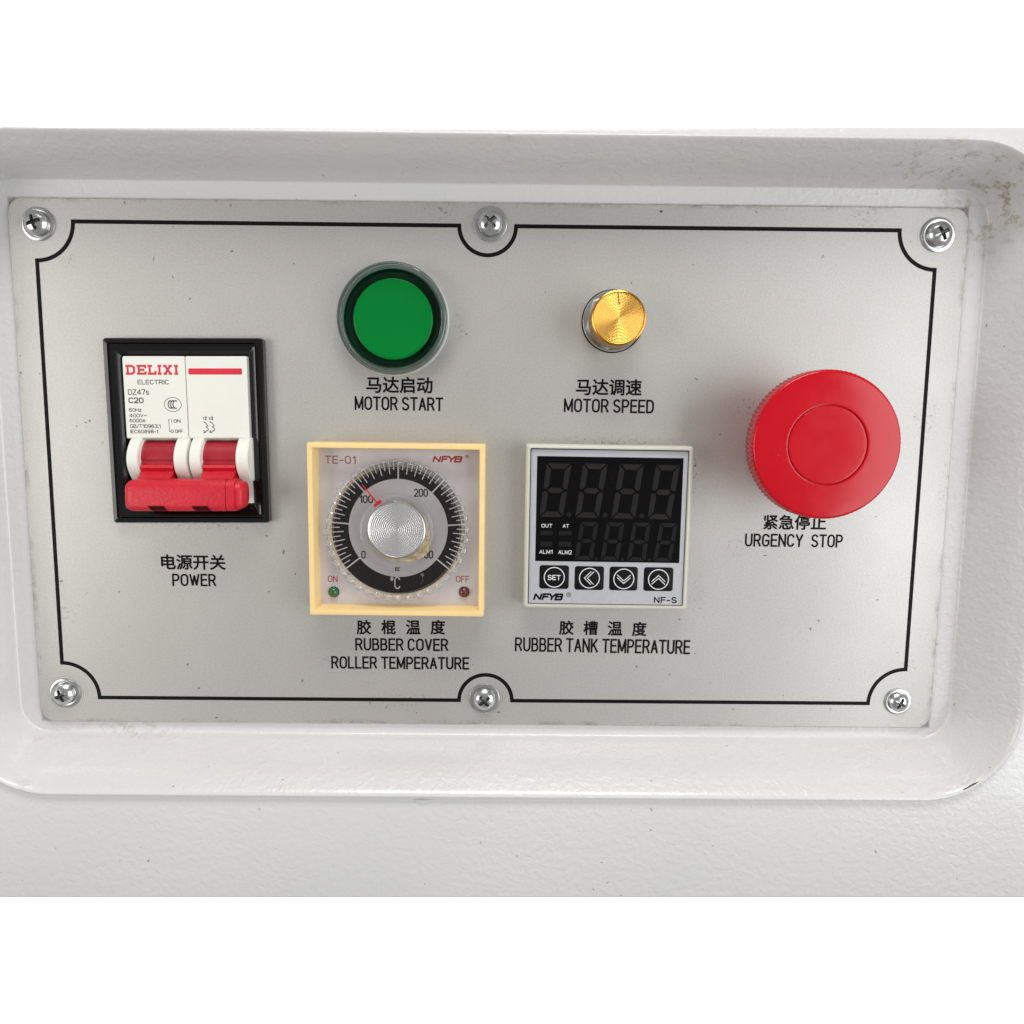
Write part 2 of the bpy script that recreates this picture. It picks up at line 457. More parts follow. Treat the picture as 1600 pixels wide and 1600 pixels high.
def m_plate():
    N = NT('satin_aluminium_plate'); b = N.b; co = N.coord()
    c = N.mix(N.ramp(N.noise(12, 4, .6), .3, .7), lin(190, 188, 184), lin(196, 195, 191))
    grain = N.noise(1700, 2, .6)
    c = N.mix(N.ramp(grain, .35, .65, 0, .20), c, lin(146, 143, 138))
    c, f = specks(N, c, 150, .08, .76, lin(60, 52, 44), .85)
    c, f2 = specks(N, c, 400, .16, .91, lin(70, 64, 56), .7)
    # smudges: clusters of fine dirt
    cl = N.math('MULTIPLY', N.ramp(N.noise(26, 2, .5), .64, .74, 0, 1), N.ramp(N.noise(1100, 4, .8), .60, .70, 0, .7))
    c = N.mix(cl, c, lin(92, 84, 72))
    # grimy patches round the controls
    fn = N.noise(900, 4, .75)
    for (px, py, sx, sy, amt) in ((950, 689, 26, 2.6, .9), (1084, 745, 3, 12, .6), (1166, 636, 7, 6, .8), (1446, 655, 5, 8, .9), (1350, 336, 6, 5, .9),
                             (692, 326, 6, 4, .9), (610, 1034, 4, 3, .6), (524, 1032, 6, 3, .9), (716, 512, 4, 5, .7), (1420, 1040, 3, 4, .9), (640, 1092, 10, 3, .8),
                             (330, 822, 30, 1.8, .6), (105, 960, 5, 4, .8), (106, 405, 4, 3, .8), (1090, 940, 3, 12, .5), (1480, 760, 3, 14, .6), (1150, 850, 10, 5, .4)):
        q = plane(px, py, 0)
        mp = N.n('ShaderNodeMapping'); mp.inputs['Location'].default_value = (-q.x / sx, -q.y / sy, 0)
        mp.inputs['Scale'].default_value = (1000 / sx, 1000 / sy, 0); N.l(co, mp.inputs[0])
        ln = N.n('ShaderNodeVectorMath', operation='LENGTH'); N.l(mp.outputs[0], ln.inputs[0])
        k = N.math('MULTIPLY', N.ramp(ln.outputs[1], 0, 1, 1, 0), N.ramp(fn, .54, .66, 0, amt), True)
        c = N.mix(k, c, lin(96, 84, 64))
    # dirty outer edge of the plate
    s = N.n('ShaderNodeSeparateXYZ'); N.l(co, s.inputs[0])
    ex = N.math('SUBTRACT', .1375, N.math('ABSOLUTE', s.outputs[0])); ey = N.math('SUBTRACT', .07754, N.math('ABSOLUTE', s.outputs[1]))
    e = N.math('MINIMUM', ex, ey)
    ed = N.math('MULTIPLY', N.ramp(e, 0, .0016, 1, 0), N.ramp(N.noise(70, 5, .8), .50, .70, 0, .7), True)
    c = N.mix(ed, c, lin(84, 74, 64))
    # fine straight scratches
    m = N.n('ShaderNodeMapping'); m.inputs['Rotation'].default_value = (0, 0, .3); m.inputs['Scale'].default_value = (45, 1500, 1)
    N.l(co, m.inputs[0])
    sc = N.noise(1.0, 2, .5, vec=m.outputs[0])
    m2 = N.ramp(sc, .80, .84, 0, .45); c = N.mix(m2, c, lin(120, 116, 110))
    # rings worn in by the screw washers
    for px, py in SCREWS:
        q = plane(px, py, 0)
        mp = N.n('ShaderNodeMapping'); mp.inputs['Location'].default_value = (-q.x - random.uniform(-.3, .3), -q.y + random.uniform(-.3, .3), 0)
        mp.inputs['Scale'].default_value = (1000, 1000, 0); N.l(co, mp.inputs[0])
        ln = N.n('ShaderNodeVectorMath', operation='LENGTH'); N.l(mp.outputs[0], ln.inputs[0])
        wv = N.math('SINE', N.math('MULTIPLY', ln.outputs[1], 11.0))
        k = N.math('MULTIPLY', N.ramp(wv, .5, 1, 0, 1), N.ramp(ln.outputs[1], 5.0, 8.4, .55, 0), True)
        k = N.math('MULTIPLY', k, N.ramp(N.noise(60, 2, .5), .42, .6, 0, 1), True)
        c = N.mix(k, c, lin(118, 112, 104))
    N.l(c, b.inputs['Base Color'])
    b.inputs['Metallic'].default_value = .70
    N.l(N.ramp(N.noise(40, 4, .6), .3, .7, .44, .475), b.inputs['Roughness'])
    N.l(N.bump(N.noise(1900, 2, .5), .24, .00010), b.inputs['Normal'])
    return N.m

def m_spun(name, col, rough, pitch, c2, amp=.00013):
    """turned metal: radial fan highlight from anisotropy plus real concentric relief"""
    N = NT(name); b = N.b; co = N.coord()
    mp = N.n('ShaderNodeMapping'); mp.inputs['Scale'].default_value = (1000, 1000, 0); N.l(co, mp.inputs[0])
    ln = N.n('ShaderNodeVectorMath', operation='LENGTH'); N.l(mp.outputs[0], ln.inputs[0])
    h = N.math('SINE', N.math('MULTIPLY', ln.outputs[1], 2 * PI / pitch))
    N.l(N.mix(N.ramp(h, -1, 1), c2, col), b.inputs['Base Color'])
    b.inputs['Metallic'].default_value = 1; b.inputs['Roughness'].default_value = rough
    b.inputs['Anisotropic'].default_value = .9
    t = N.n('ShaderNodeTangent', direction_type='RADIAL', axis='Z'); N.l(t.outputs[0], b.inputs['Tangent'])
    N.l(N.bump(h, 1.0, pitch * amp), b.inputs['Normal'])
    return N.m

def m_clear(name, tint=(1, 1, 1, 1), gl=1.0, haze=0.0, bump=None):
    """clear plastic: see-through with a Fresnel gloss and a little milkiness"""
    N = NT(name); t = N.t
    tr = N.n('ShaderNodeBsdfTransparent'); tr.inputs[0].default_value = tint
    g = N.n('ShaderNodeBsdfGlossy'); g.inputs['Roughness'].default_value = .06
    fr = N.n('ShaderNodeFresnel'); fr.inputs[0].default_value = 1.49
    if bump: 
        nb = N.bump(N.noise(bump[0], 3, .5), bump[1], bump[2]); N.l(nb, g.inputs['Normal']); N.l(nb, fr.inputs['Normal'])
    d = N.n('ShaderNodeBsdfDiffuse'); d.inputs[0].default_value = (.8, .8, .8, 1)
    m1 = N.n('ShaderNodeMixShader'); m1.inputs[0].default_value = haze; N.l(tr.outputs[0], m1.inputs[1]); N.l(d.outputs[0], m1.inputs[2])
    m2 = N.n('ShaderNodeMixShader'); N.l(N.math('MULTIPLY', fr.outputs[0], gl, True), m2.inputs[0])
    N.l(m1.outputs[0], m2.inputs[1]); N.l(g.outputs[0], m2.inputs[2]); N.l(m2.outputs[0], N.out.inputs[0])
    return N.m

SCREWS = [(60, 350), (766, 350), (1465, 367), (102, 1083), (757, 1091), (1402, 1096)]
M['plate'] = m_plate()
M['ink'] = plain('black_screen_ink', lin(14, 13, 13), .5, var=.1, spec=.12)
M['black'] = plain('black_gloss_plastic', lin(12, 12, 13), .18, spec=.4, dirt=.05, vs=60, scuff=(70, .25, lin(110, 105, 98)))
M['white_pl'] = plain('warm_white_plastic', lin(224, 225, 216), .42, bump=(900, .08, .0001), var=.02)
M['red_pl'] = plain('red_grained_plastic', lin(198, 16, 40), .44, bump=(1300, .7, .00016), var=.06, dirt=.0)
M['red_dr'] = plain('red_drum_plastic', lin(158, 16, 36), .4, bump=(900, .1, .0001), var=.05)
M['red_ink'] = plain('red_ink', lin(212, 34, 58), .5)
M['dark_red_pl'] = plain('dark_red_recess', lin(66, 4, 10), .7, spec=.1)
M['dred_ink'] = plain('dark_red_ink', lin(150, 26, 34), .5)
M['grey_ink'] = plain('grey_black_ink', lin(62, 60, 60), .5)
M['stop'] = plain('red_gloss_plastic', lin(190, 0, 24), .18, spec=.38, var=.03, bump=(60, .05, .0006), vs=40, scuff=(60, .35, lin(228, 120, 120)))
M['zinc'] = plain('zinc_plated_steel', lin(205, 207, 206), .24, metal=1, var=.12, vs=400, dirt=.25, bump=(500, .08, .0002))
M['chrome'] = plain('bright_nickel', lin(235, 235, 232), .30, metal=1, var=.08, vs=300)
M['gold_side'] = plain('gold_anodised_side', lin(206, 150, 62), .26, metal=1, var=.08, vs=200)
M['gold'] = m_spun('gold_anodised_face', lin(228, 178, 92), .27, .38, lin(206, 154, 70), .00008)
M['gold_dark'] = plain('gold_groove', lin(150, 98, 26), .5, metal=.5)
M['gold_light'] = plain('gold_pointer_line', lin(250, 212, 130), .5, metal=.4)
M['silver'] = m_spun('spun_aluminium_face', lin(226, 226, 226), .24, .56, lin(220, 220, 222), .000045)
M['silver_side'] = plain('aluminium_side', lin(200, 200, 198), .3, metal=1)
M['cream'] = plain('yellowed_cream_plastic', lin(238, 208, 146), .42, var=.03, bump=(500, .1, .0002), dirt=.3)
M['cream_face'] = plain('dial_face_sheet', lin(206, 200, 201), .40, metal=.35, var=.03, bump=(1600, .1, .0001))
M['dial_ink'] = plain('dial_black_ink', lin(20, 17, 18), .45, spec=.2)
M['dial_tick'] = plain('dial_light_print', lin(214, 209, 210), .45, metal=.3)
M['pale_pl'] = plain('pale_ivory_plastic', lin(197, 196, 183), .45, var=.03, bump=(700, .12, .0002), dirt=.12)
M['ctl_face'] = plain('silver_overlay_film', lin(184, 185, 190), .38, metal=.25, var=.03, bump=(2200, .25, .00012))
M['screen'] = plain('dark_display_window', lin(8, 8, 10), .22, spec=.14, var=.1, scuff=(60, .10, lin(90, 90, 92)))
M['seg'] = plain('unlit_segment', lin(37, 35, 34), .4, spec=.15, var=.12, vs=200)
M['seg_small'] = plain('unlit_small_segment', lin(29, 29, 30), .4, spec=.15, var=.12, vs=200)
M['print_white'] = plain('white_print', lin(216, 216, 218), .5)
M['btn_black'] = plain('membrane_black', lin(10, 10, 12), .4, var=.1, spec=.2)
M['green_lens'] = plain('green_lens_plastic', lin(0, 116, 46), .14, spec=.16, var=.03)
M['green_dark'] = plain('dark_green_well', lin(0, 46, 23), .12, spec=.2)
M['green_glass'] = m_clear('green_tinted_clear_plastic', (.80, .89, .84, 1), 1.8, .04)
M['clear'] = m_clear('clear_acrylic', (.99, .99, .99, 1), .5, .0)
M['clear_rim'] = m_clear('clear_acrylic_rim', (.95, .95, .955, 1), .55, .10, bump=(200, .08, .0003))
M['grey_pl'] = plain('pale_grey_plastic', lin(196, 204, 200), .35)
M['led_g'] = plain('green_led_lens', lin(16, 92, 40), .16, coat=.6)
M['led_r'] = plain('dark_red_led_lens', lin(92, 14, 16), .16, coat=.6)
M['ptr'] = plain('red_pointer', lin(196, 24, 34), .4)
def m_glue():
    N = NT('dried_yellow_glue'); b = N.b
    N.l(N.mix(N.ramp(N.noise(500, 5, .7), .35, .65), lin(150, 128, 84), lin(214, 200, 160)), b.inputs['Base Color'])
    b.inputs['Roughness'].default_value = .35
    N.l(N.ramp(N.noise(420, 5, .7), .34, .6, .55, .96), b.inputs['Alpha'])
    N.l(N.bump(N.noise(700, 4, .6), .7, .0005), b.inputs['Normal'])
    return N.m
M['glue'] = m_glue()
M['caulk'] = plain('off_white_sealant', lin(222, 220, 212), .4, bump=(400, .5, .0008))
M['chip'] = plain('bare_chipped_metal', lin(64, 64, 72), .5)
M['wall'] = plain('white_backdrop_paint', lin(244, 244, 244), .9, var=.0)

# ------------------------------------------------------------------ backdrop and cabinet
bd = MB().box(-2500, 2500, -2500, 2500, -640, -620).build('backdrop', M['wall'], None, smooth=0)  # added white sheet filling the blank bands above and below the cabinet
bd.matrix_world = STAND
bd['kind'] = 'structure'

PW, PH = 137.5, 77.54
ORIGIN = Dev(0, 0)
cab = thing('machine_cabinet', Dev(0, 0), 'white powder coated machine housing with a recessed panel opening around the control plate', 'cabinet')
F_ = 17.0        # height of the recess lip above the plate
FACE = 15.4      # height of the cabinet face
lipT = plane(760, 208, F_).y; lipB = plane(760, 1245, F_).y
lipR = plane(1600, 1120, F_).x; lipL = plane(-82, 1120, F_).x
flo = (-PW - 6.2, PW + 5.8, -PH - 3.2, PH + 5.2)
lip = (lipL, lipR, lipB, lipT)
def ring(t, w, r0=8.0, r1=27.0):
    q = [a + (b - a) * t for a, b in zip(flo, lip)]
    return rl(q[0], q[1], q[2], q[3], r0 + (r1 - r0) * max(0, t), w, 14, 40)
prof = [(-.9, -1.25), (-.02, -1.25), (.01, -1.23), (.035, -1.12), (.055, -.9), (.075, -.55), (.11, .15), (.2, 2.0), (.3, 3.8), (.45, 6.9), (.6, 9.4), (.72, 11.0),
        (.82, 12.3), (.88, 13.1), (.93, 13.65), (.97, 13.92), (1.0, 14.0), (1.03, 13.93), (1.055, 13.7), (1.07, 13.35), (1.075, 12.9), (1.08, 12.2)]
prof = [(t, w * F_ / 14 if t < 1 and w > 0 else (w + F_ - 14 if w > 0 else w)) for t, w in prof]
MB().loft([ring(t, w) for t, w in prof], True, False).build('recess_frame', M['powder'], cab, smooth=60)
# cabinet face round the recess; its upper and lower edges are bent back
yT = plane(800, 199, FACE).y; yB = plane(800, 1400.5, FACE).y
xo = 210
e0, e1 = plane(0, 196.5, FACE), plane(1600, 196.5, FACE); mT = (e1.y - e0.y) / (e1.x - e0.x); yT = e0.y - mT * e0.x
e0, e1 = plane(0, 1405, FACE), plane(1600, 1405, FACE); mB = (e1.y - e0.y) / (e1.x - e0.x); yB = e0.y - mB * e0.x
def outer(d, w):
    P = ring(1.08, w); q = [a + (b - a) * 1.08 for a, b in zip(flo, lip)]
    cx, cy = (q[0] + q[1]) / 2, (q[2] + q[3]) / 2
    out = []
    for x, y, _ in P:
        # push every hole point straight out onto the sheet's outline
        sx = (x - cx) / ((q[1] - q[0]) / 2); sy = (y - cy) / ((q[3] - q[2]) / 2)
        k = 1 / max(abs(sx), abs(sy))
        sx *= k; sy *= k
        X = sx * (xo - d)
        top = yT + (X + 0) * mT; bot = yB + X * mB
        Y = (top - d - cy) * sy + cy if sy > 0 else cy + (cy - bot - d) * sy
        out.append((X, Y, w))
    return out
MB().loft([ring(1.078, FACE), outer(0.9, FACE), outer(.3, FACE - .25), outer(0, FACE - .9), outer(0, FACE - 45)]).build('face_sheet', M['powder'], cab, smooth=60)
# bead of sealant between lip and face
L = []
for k in range(7):
    a = PI * k / 6
    L.append([(x, y, w) for x, y, w in ring(1.074 + .018 * (1 - math.cos(a)) / 2 * 1.6, FACE + .45 * math.sin(a) - .02)])
cb = MB().loft(L)
v2 = []
for i, (x, y, z) in enumerate(cb.v):
    j = i % (len(cb.v) // 7)
    n = .5 + .5 * math.sin(j * 1.7) * math.sin(j * .37)
    v2.append((x, y, FACE - .02 + max(0, (z - FACE + .02)) * (.5 + .6 * n)))
cb.v = v2
cb.build('sealant_bead', M['caulk'], cab)
# drip of sealant under the lower lip
p = plane(658, 1252, FACE)
mb = MB(); loops = []
for k in range(6):
    t = k / 5; r = 1 - t * t
    loops.append([(p.x + 4.2 * r * math.cos(a) * (1 if math.cos(a) > 0 else .6), p.y + .4 + (1.3 * r) * math.sin(a) * (1.0 if math.sin(a) < 0 else .3), FACE + .55 * t) for a in [2 * PI * i / 20 for i in range(20)]])
mb.loft(loops, False, True).build('sealant_drip', M['powder'], cab)
# chip in the paint of the lip, lower right
a0, a1 = plane(1504, 1234, F_ - .2), plane(1528, 1221, F_ - .2)
mb = MB(); pts = []
for i in range(9):
    t = i / 8; q = a0.lerp(a1, t); wd = .24 * math.sin(PI * t) ** .6 + .05
    pts.append((q, wd))
d = (a1 - a0).normalized(); n = Vector((-d.y, d.x))
A = [(q + n * wd * (.8 + .4 * random.random())) for q, wd in pts]; B = [(q - n * wd * (.8 + .4 * random.random())) for q, wd in pts]
v = [(q.x, q.y, F_ - .03) for q in A] + [(q.x, q.y, F_ - .05) for q in B]
mb.add(v, [(i, i + 1, 10 + i, 9 + i) for i in range(8)]).build('paint_chip', M['chip'], cab)

# ------------------------------------------------------------------ control plate
plt = thing('control_plate', ORIGIN, 'satin silver aluminium plate with black border line and black captions, scuffed and speckled', 'control plate')
L = [rl(-PW, PW, -PH, PH, 4.2, -1.2), rl(-PW, PW, -PH, PH, 4.2, -.12), rl(-PW + .12, PW - .12, -PH + .12, PH - .12, 4.1, 0)]
MB().loft(L, True, True).build('plate_sheet', M['plate'], plt, smooth=30)
# border line with scalloped corners and half rounds at the middle screws
bl = (plane(57.5, 405).x + plane(97, 1033).x) / 2; br = (plane(1461, 420).x + plane(1415, 1042).x) / 2
bt = (plane(117, 348).y + plane(718, 350).y + plane(806, 353).y + plane(1406, 361).y) / 4
bb = (plane(157, 1090).y + plane(715, 1094).y + plane(802, 1095.5).y + plane(1354, 1098).y) / 4
RC = 10.9; RM = 8.15
mt = (plane(718, 350).x + plane(806, 352).x) / 2; mbx = (plane(715, 1095).x + plane(802, 1095).x) / 2
def arc(cx, cy, r, a, b, n=18): return [(cx + r * math.cos(R_(a + (b - a) * i / n)), cy + r * math.sin(R_(a + (b - a) * i / n))) for i in range(n + 1)]
path = (arc(bl, bt, RC, 270, 360) + arc(mt, bt, RM, 180, 360, 28) + arc(br, bt, RC, 180, 270) + arc(br, bb, RC, 90, 180)
        + arc(mbx, bb, RM, 0, 180, 28) + arc(bl, bb, RC, 0, 90))
MB().strip(path, 1.14, .035, True).build('border_line', M['ink'], plt, smooth=0)

def cap(body, box, **k):
    if 'th' in k: return stroke_px(ORIGIN, body, box, .04, M['ink'], plt, name='caption', **k)
    return text_px(ORIGIN, body, box, .04, M['ink'], plt, **k)
CJ = dict(embolden=.12)
EN = dict(th=.56, gap=.47)
cap('电源开关', (251.5, 866.5, 352.5, 890.5), **CJ)
cap('POWER', (269, 896.5, 337.5, 916), **EN)
cap('马达启动', (572, 588.5, 676, 614.5), **CJ)
cap('MOTOR START', (554, 620, 692.5, 641.5), rot=-.006, **EN)
cap('马达调速', (900, 592, 1003, 618), **CJ)
cap('MOTOR SPEED', (881, 623.5, 1022, 645), rot=-.006, **EN)
cap('紧急停止', (1192.5, 804.5, 1291, 828), rot=-.004, **CJ)
cap('URGENCY', (1164, 834, 1255, 854.5), **EN)
cap('STOP', (1267.5, 835, 1317, 855.5), **EN)
for ch, x in zip('胶棍温度', (557, 595.5, 634, 672.5)): cap(ch, (x, 968.5, x + 23, 991.5), **CJ)
cap('RUBBER COVER', (555, 997.5, 700.5, 1017), **EN)
cap('ROLLER TEMPERATURE', (517.5, 1026, 733, 1045.5), **EN)
for ch, x, y in zip('胶槽温度', (873.5, 911.5, 949.5, 987.5), (969.5, 970, 970.7, 971.5)): cap(ch, (x, y, x + 23, y + 22.5), **CJ)
cap('RUBBER TANK TEMPERATURE', (804.5, 998, 1078.5, 1020), rot=-.009, **EN)

# ------------------------------------------------------------------ screws
def screw_head_mesh(R, H):
    """pan head with a cross recess, as a fine polar height field"""
    nr, na = 26, 72; v = [(0, 0, 0)]; f = []
    def h(x, y):
        r = math.hypot(x, y) / R
        z = H * (1 - r ** 3.2 * .55) if r < 1 else H * .45
        for (a, b) in ((x, y), (y, x)):
            hw = R * (.15 - .03 * abs(a) / R); ln = R * .60
            s1 = min(1, max(0, (hw - abs(b)) / (R * .07))); s2 = min(1, max(0, (ln - abs(a)) / (R * .14)))
            z = min(z, H - .05 * H - H * 1.0 * min(s1, s2)) if min(s1, s2) > 0 else z
        return z
    v[0] = (0, 0, h(0, 0))
    for i in range(1, nr + 1):
        for j in range(na):
            a = 2 * PI * j / na; r = R * i / nr
            x, y = r * math.cos(a), r * math.sin(a); v.append((x, y, h(x, y)))
    for j in range(na): v.append((R * math.cos(2 * PI * j / na), R * math.sin(2 * PI * j / na), -.05))
    for j in range(na): f.append((0, 1 + j, 1 + (j + 1) % na))
    for i in range(nr):
        for j in range(na):
            a = 1 + i * na + j; b = 1 + i * na + (j + 1) % na; f.append((a, b, b + na, a + na))
    return v, f
sv, sf = screw_head_mesh(3.45, 2.3)
names = ['top left corner', 'middle of the top edge', 'top right corner', 'bottom left corner', 'middle of the bottom edge', 'bottom right corner']
first = None
for (px, py), nm, rot, sc in zip(SCREWS, names, (18, 45, 28, 22, 38, 62), (1, 1, 1, .95, .96, .84)):
    q = plane(px, py, 0)
    lb = 'zinc cross head screw at the %s of the plate' % nm
    if first is None:
        t = thing('screw', Dev(q.x, q.y, 0), lb, 'screw', 'cross head screws fixing the control plate'); first = t
        hd = link('screw_head', [(x, y, z + .55) for x, y, z in sv], sf, M['zinc'], t, smooth=42)
        ws = MB().lathe([(2.0, .3), (3.6, .55), (4.25, .62), (4.62, .5), (4.7, .25), (4.7, 0)], 64).build('washer', M['zinc'], t, smooth=50)
        hd.rotation_euler[2] = R_(rot)
    else:
        t = first.copy(); COL.objects.link(t); t.matrix_world = Dev(q.x, q.y, 0).matrix(); t['label'] = lb
        for ch, s in ((hd, sc), (ws, sc * 1.04)):
            c = ch.copy(); COL.objects.link(c); c.parent = t
            c.scale = (s, s, 1 if s > .9 else .8); 
            if ch is hd: c.rotation_euler[2] = R_(rot)

# ------------------------------------------------------------------ circuit breaker
D, bw, bh = fit([(160, 528), (411.5, 528), (420, 816), (178, 817.5)], 2.4)
cbk = thing('circuit_breaker', D, 'two pole white circuit breaker with red rocker bar switched down inside a black surround', 'circuit breaker')
hw, hh = bw / 2, bh / 2
def ri(d, w, r): return rl(-hw + d, hw - d, -hh + d, hh - d, r, w, 5)
MB().loft([ri(0, 0, .9), ri(0, 2.4, .9), ri(.3, 2.9, .8), ri(1.4, 3.1, .6), ri(1.75, 2.5, .6), ri(2.0, 2.5, .5), ri(2.2, 3.0, .5), ri(2.7, 2.9, .4),
           ri(4.6, 1.5, .4), ri(4.7, .3, .4)], False, True).build('bezel', M['black'], cbk, smooth=30)
D.dz = -3.3; DZL = (0, 0, D.dz)     # the breaker sits this much deeper than its own heights
UP = 7.0       # height of the breaker's front
xl = (D.px(192.5, 600, UP).x + D.px(196, 660, UP).x) / 2; xr = D.px(386.5, 600, UP).x; xm = D.px(290.5, 600, UP).x
xl = D.px(193, 600, UP).x
yt = D.px(290, 556.5, UP).y; ys = D.px(290, 684, UP).y; yb = D.px(290, 786, 4.5).y
def pole(x0, x1):
    poly = [(yt, 2.0), (yt, UP - .3), (yt - .3, UP), (ys + .05, UP), (ys - .25, UP - .4), (ys - .25, UP - 2.8), (ys - 1.4, 4.6), (yb, 4.6), (yb, 2.0)]
    b = .22
    A = [[(x, y, z) for y, z in poly] for x in (x0 + b, x1 - b)]
    # bevelled sides
    cy, cz = sum(p[0] for p in poly) / len(poly), 3
    s = lambda x, k: [(x, cy + (y - cy) * k, z if z < 1 else z - (1 - k) * 8) for y, z in poly]
    return MB().loft([s(x0, .985), s(x0 + b, 1), s(x1 - b, 1), s(x1, .985)], True, True)
poles = []
for x0, x1 in ((xl, xm - .12), (xm + .12, xr)):
    o = pole(x0, x1).build('pole_body', M['white_pl'], cbk, smooth=25, loc=DZL); poles.append(o)
# curved white cheeks either side of each red drum
def cheek(x0, x1, drop=0):
    P = []
    n = 14
    y_end = D.px(290, 752, 8).y + drop
    for i in range(n + 1):
        t = i / n; y = ys - .05 + (y_end - ys) * t
        P.append((y, UP + .15 + 4.3 * math.sin(PI * min(1, t * .92 + .0)) ** .8 - 1.0 * t))
    poly = P + [(y_end, 3.0), (ys, 3.0)]
    cy = (ys + y_end) / 2
    s = lambda x, k, dz: [(x, cy + (y - cy) * k, z - (dz if z > 3.1 else 0)) for y, z in poly]
    return MB().loft([s(x0, .97, .35), s(x0 + .3, 1, 0), s(x1 - .3, 1, 0), s(x1, .97, .35)], True, True)
cx = lambda px: D.px(px, 720, 10.5).x
for a, b in ((197.5, 215.5), (271, 291), (295.5, 313), (368, 387.5)):
    cheek(cx(a), cx(b)).build('cheek', M['white_pl'], cbk, smooth=40, loc=DZL)
# red drums
dy = D.px(290, 726, 8).y
for a, b in ((215.5, 271), (313, 368)):
    P = []
    for i in range(25):
        t = R_(10 + 160 * i / 24); r = 5.2
        if 84 < math.degrees(t) < 96: r = 4.9
        P.append((dy + 1.0 + (r + .9) * math.cos(t), 3.6 + r * math.sin(t)))
    P = [(P[0][0], 1)] + P + [(P[-1][0], 1)]
    MB().prism(P, cx(a) + .05, cx(b) - .05).build('toggle_drum', M['red_dr'], cbk, smooth=30, loc=DZL)
    # ledge and lever carrying the bar
    y1 = D.px(290, 729, 11).y
    lev = [(y1 + .5, 8), (y1 + .3, 9.6), (y1 - .4, 10.1), (y1 - 1.0, 9.7), (y1 - 1.3, 9.3), (y1 - 2.0, 9.9), (y1 - 4.0, 13.8), (y1 - 7.0, 14.5), (y1 - 7.0, 6)]
    MB().prism(lev, cx(a) + .35, cx(b) - .5).build('lever', M['red_pl'], cbk, smooth=25, loc=DZL)
# the bar tying both levers
wb = 15.5
bx0, bx1 = D.px(195.5, 772, wb).x, D.px(381, 772, wb).x
by1, by0 = D.px(290, 749, wb).y, D.px(290, 797.5, 13.5).y
prof2 = []
for i in range(28):      # rounded section, flatter on top and along the front
    a = 2 * PI * i / 28; e = 2 / 4.0
    hy, hz = (by1 - by0) / 2, 3.9
    prof2.append(((by0 + by1) / 2 + hy * math.copysign(abs(math.cos(a)) ** e, math.cos(a)), 13.3 + hz * math.copysign(abs(math.sin(a)) ** e, math.sin(a)) - .12 * hy * math.cos(a)))
cyb, czb = (by0 + by1) / 2 - .3, 13.0
def sec(x, k, kz=None): return [(x, cyb + (y - cyb) * k, czb + (z - czb) * (kz or k)) for y, z in prof2]
mb = MB().loft([sec(bx0, .62), sec(bx0 + .25, .75), sec(bx0 + .8, .88), sec(bx0 + 1.7, .97), sec(bx0 + 2.4, 1), sec(bx1 - 4.75, 1), sec(bx1 - 4.72, .94), sec(bx1 - 4.5, .94), sec(bx1 - 4.47, 1), sec(bx1 - 2.3, .99), sec(bx1 - 2.2, .86), sec(bx1 - .9, .84), sec(bx1 - .3, .72), sec(bx1, .55)], True, True)
bar = mb.build('handle_bar', M['red_pl'], cbk, smooth=40, loc=DZL)
def bar_z(y):
    hy = (by1 - by0) / 2; cc_ = max(-1, min(1, (y - (by0 + by1) / 2) / hy))
    return 13.3 + 3.9 * (1 - abs(cc_) ** 4) ** (1 / 4) - .12 * hy * cc_
for a in (237, 304.5):
    q0 = D.px(a, 789, 15).x; rows = []
    for k in range(7):
        y = by0 + .06 + 1.6 * (1 - k / 6)
        rows.append([(q0 + .9 * k / 6, y, bar_z(y) + .05), (q0 + 4.4 + .9 * k / 6, y, bar_z(y) + .05)])
    MB().loft(rows, closed=False).build('slot', M['dark_red_pl'], bar, smooth=0)  # shade inside the slot, painted as a dark patch on the bar
# lettering printed on the poles
def Zb(x, y): return (150 + x / 5.517, 510 + y / 5.517)
TW = UP + .03
def btext(body, x0, y0, x1, y1, mat, par=0, th=.16, **k):
    a, b = Zb(x0, y0), Zb(x1, y1)
    return stroke_px(D, body, (a[0], a[1], b[0], b[1]), TW, M[mat], poles[par], th, gap=.36, **k)
# slab lettered maker's name built stroke by stroke
mb = MB()
GL = {
 'D': [((0, 0), (.72, 0), (1, .2), (1, .8), (.72, 1), (0, 1)), ((.25, 0), (.25, 1))],
 'E': [((0, 0), (1, 0), (1, .3)), ((.25, 0), (.25, 1)), ((0, 1), (1, 1), (1, .7)), ((.25, .5), (.75, .5)), ((.75, .35), (.75, .65))],
 'L': [((0, 1), (.6, 1)), ((.28, 1), (.28, 0)), ((0, 0), (1, 0), (1, .35))],
 'I': [((0, 1), (1, 1)), ((.5, 1), (.5, 0)), ((0, 0), (1, 0))],
 'X': [((0, 1), (.4, 1)), ((.6, 1), (1, 1)), ((0, 0), (.4, 0)), ((.6, 0), (1, 0)), ((.2, 1), (.8, 0)), ((.8, 1), (.2, 0))]}
zc = TW
for ch, a, b in (('D', 248, 334), ('E', 344, 432), ('L', 438, 518), ('I', 524, 570), ('X', 574, 662), ('I', 668, 714)):
    p0 = D.px(*Zb(a, 417), TW); p1 = D.px(*Zb(b, 331), TW)
    th = .60
    for s in GL[ch]:
        zc += .002
        mb.strip([(p0.x + th / 2 + (p1.x - p0.x - th) * x, p0.y + th / 2 + (p1.y - p0.y - th) * y) for x, y in s], th if ch != 'D' else .62, zc)
mb.build('lettering', M['red_ink'], poles[0], smooth=0)
btext('ELECTRIC', 358, 460, 628, 500, 'grey_ink', th=.19)
btext('DZ47s', 275, 542, 458, 590, 'grey_ink', th=.21)
btext('C20', 280, 612, 410, 662, 'grey_ink', th=.30)
btext('50Hz', 283, 704, 392, 736, 'grey_ink')
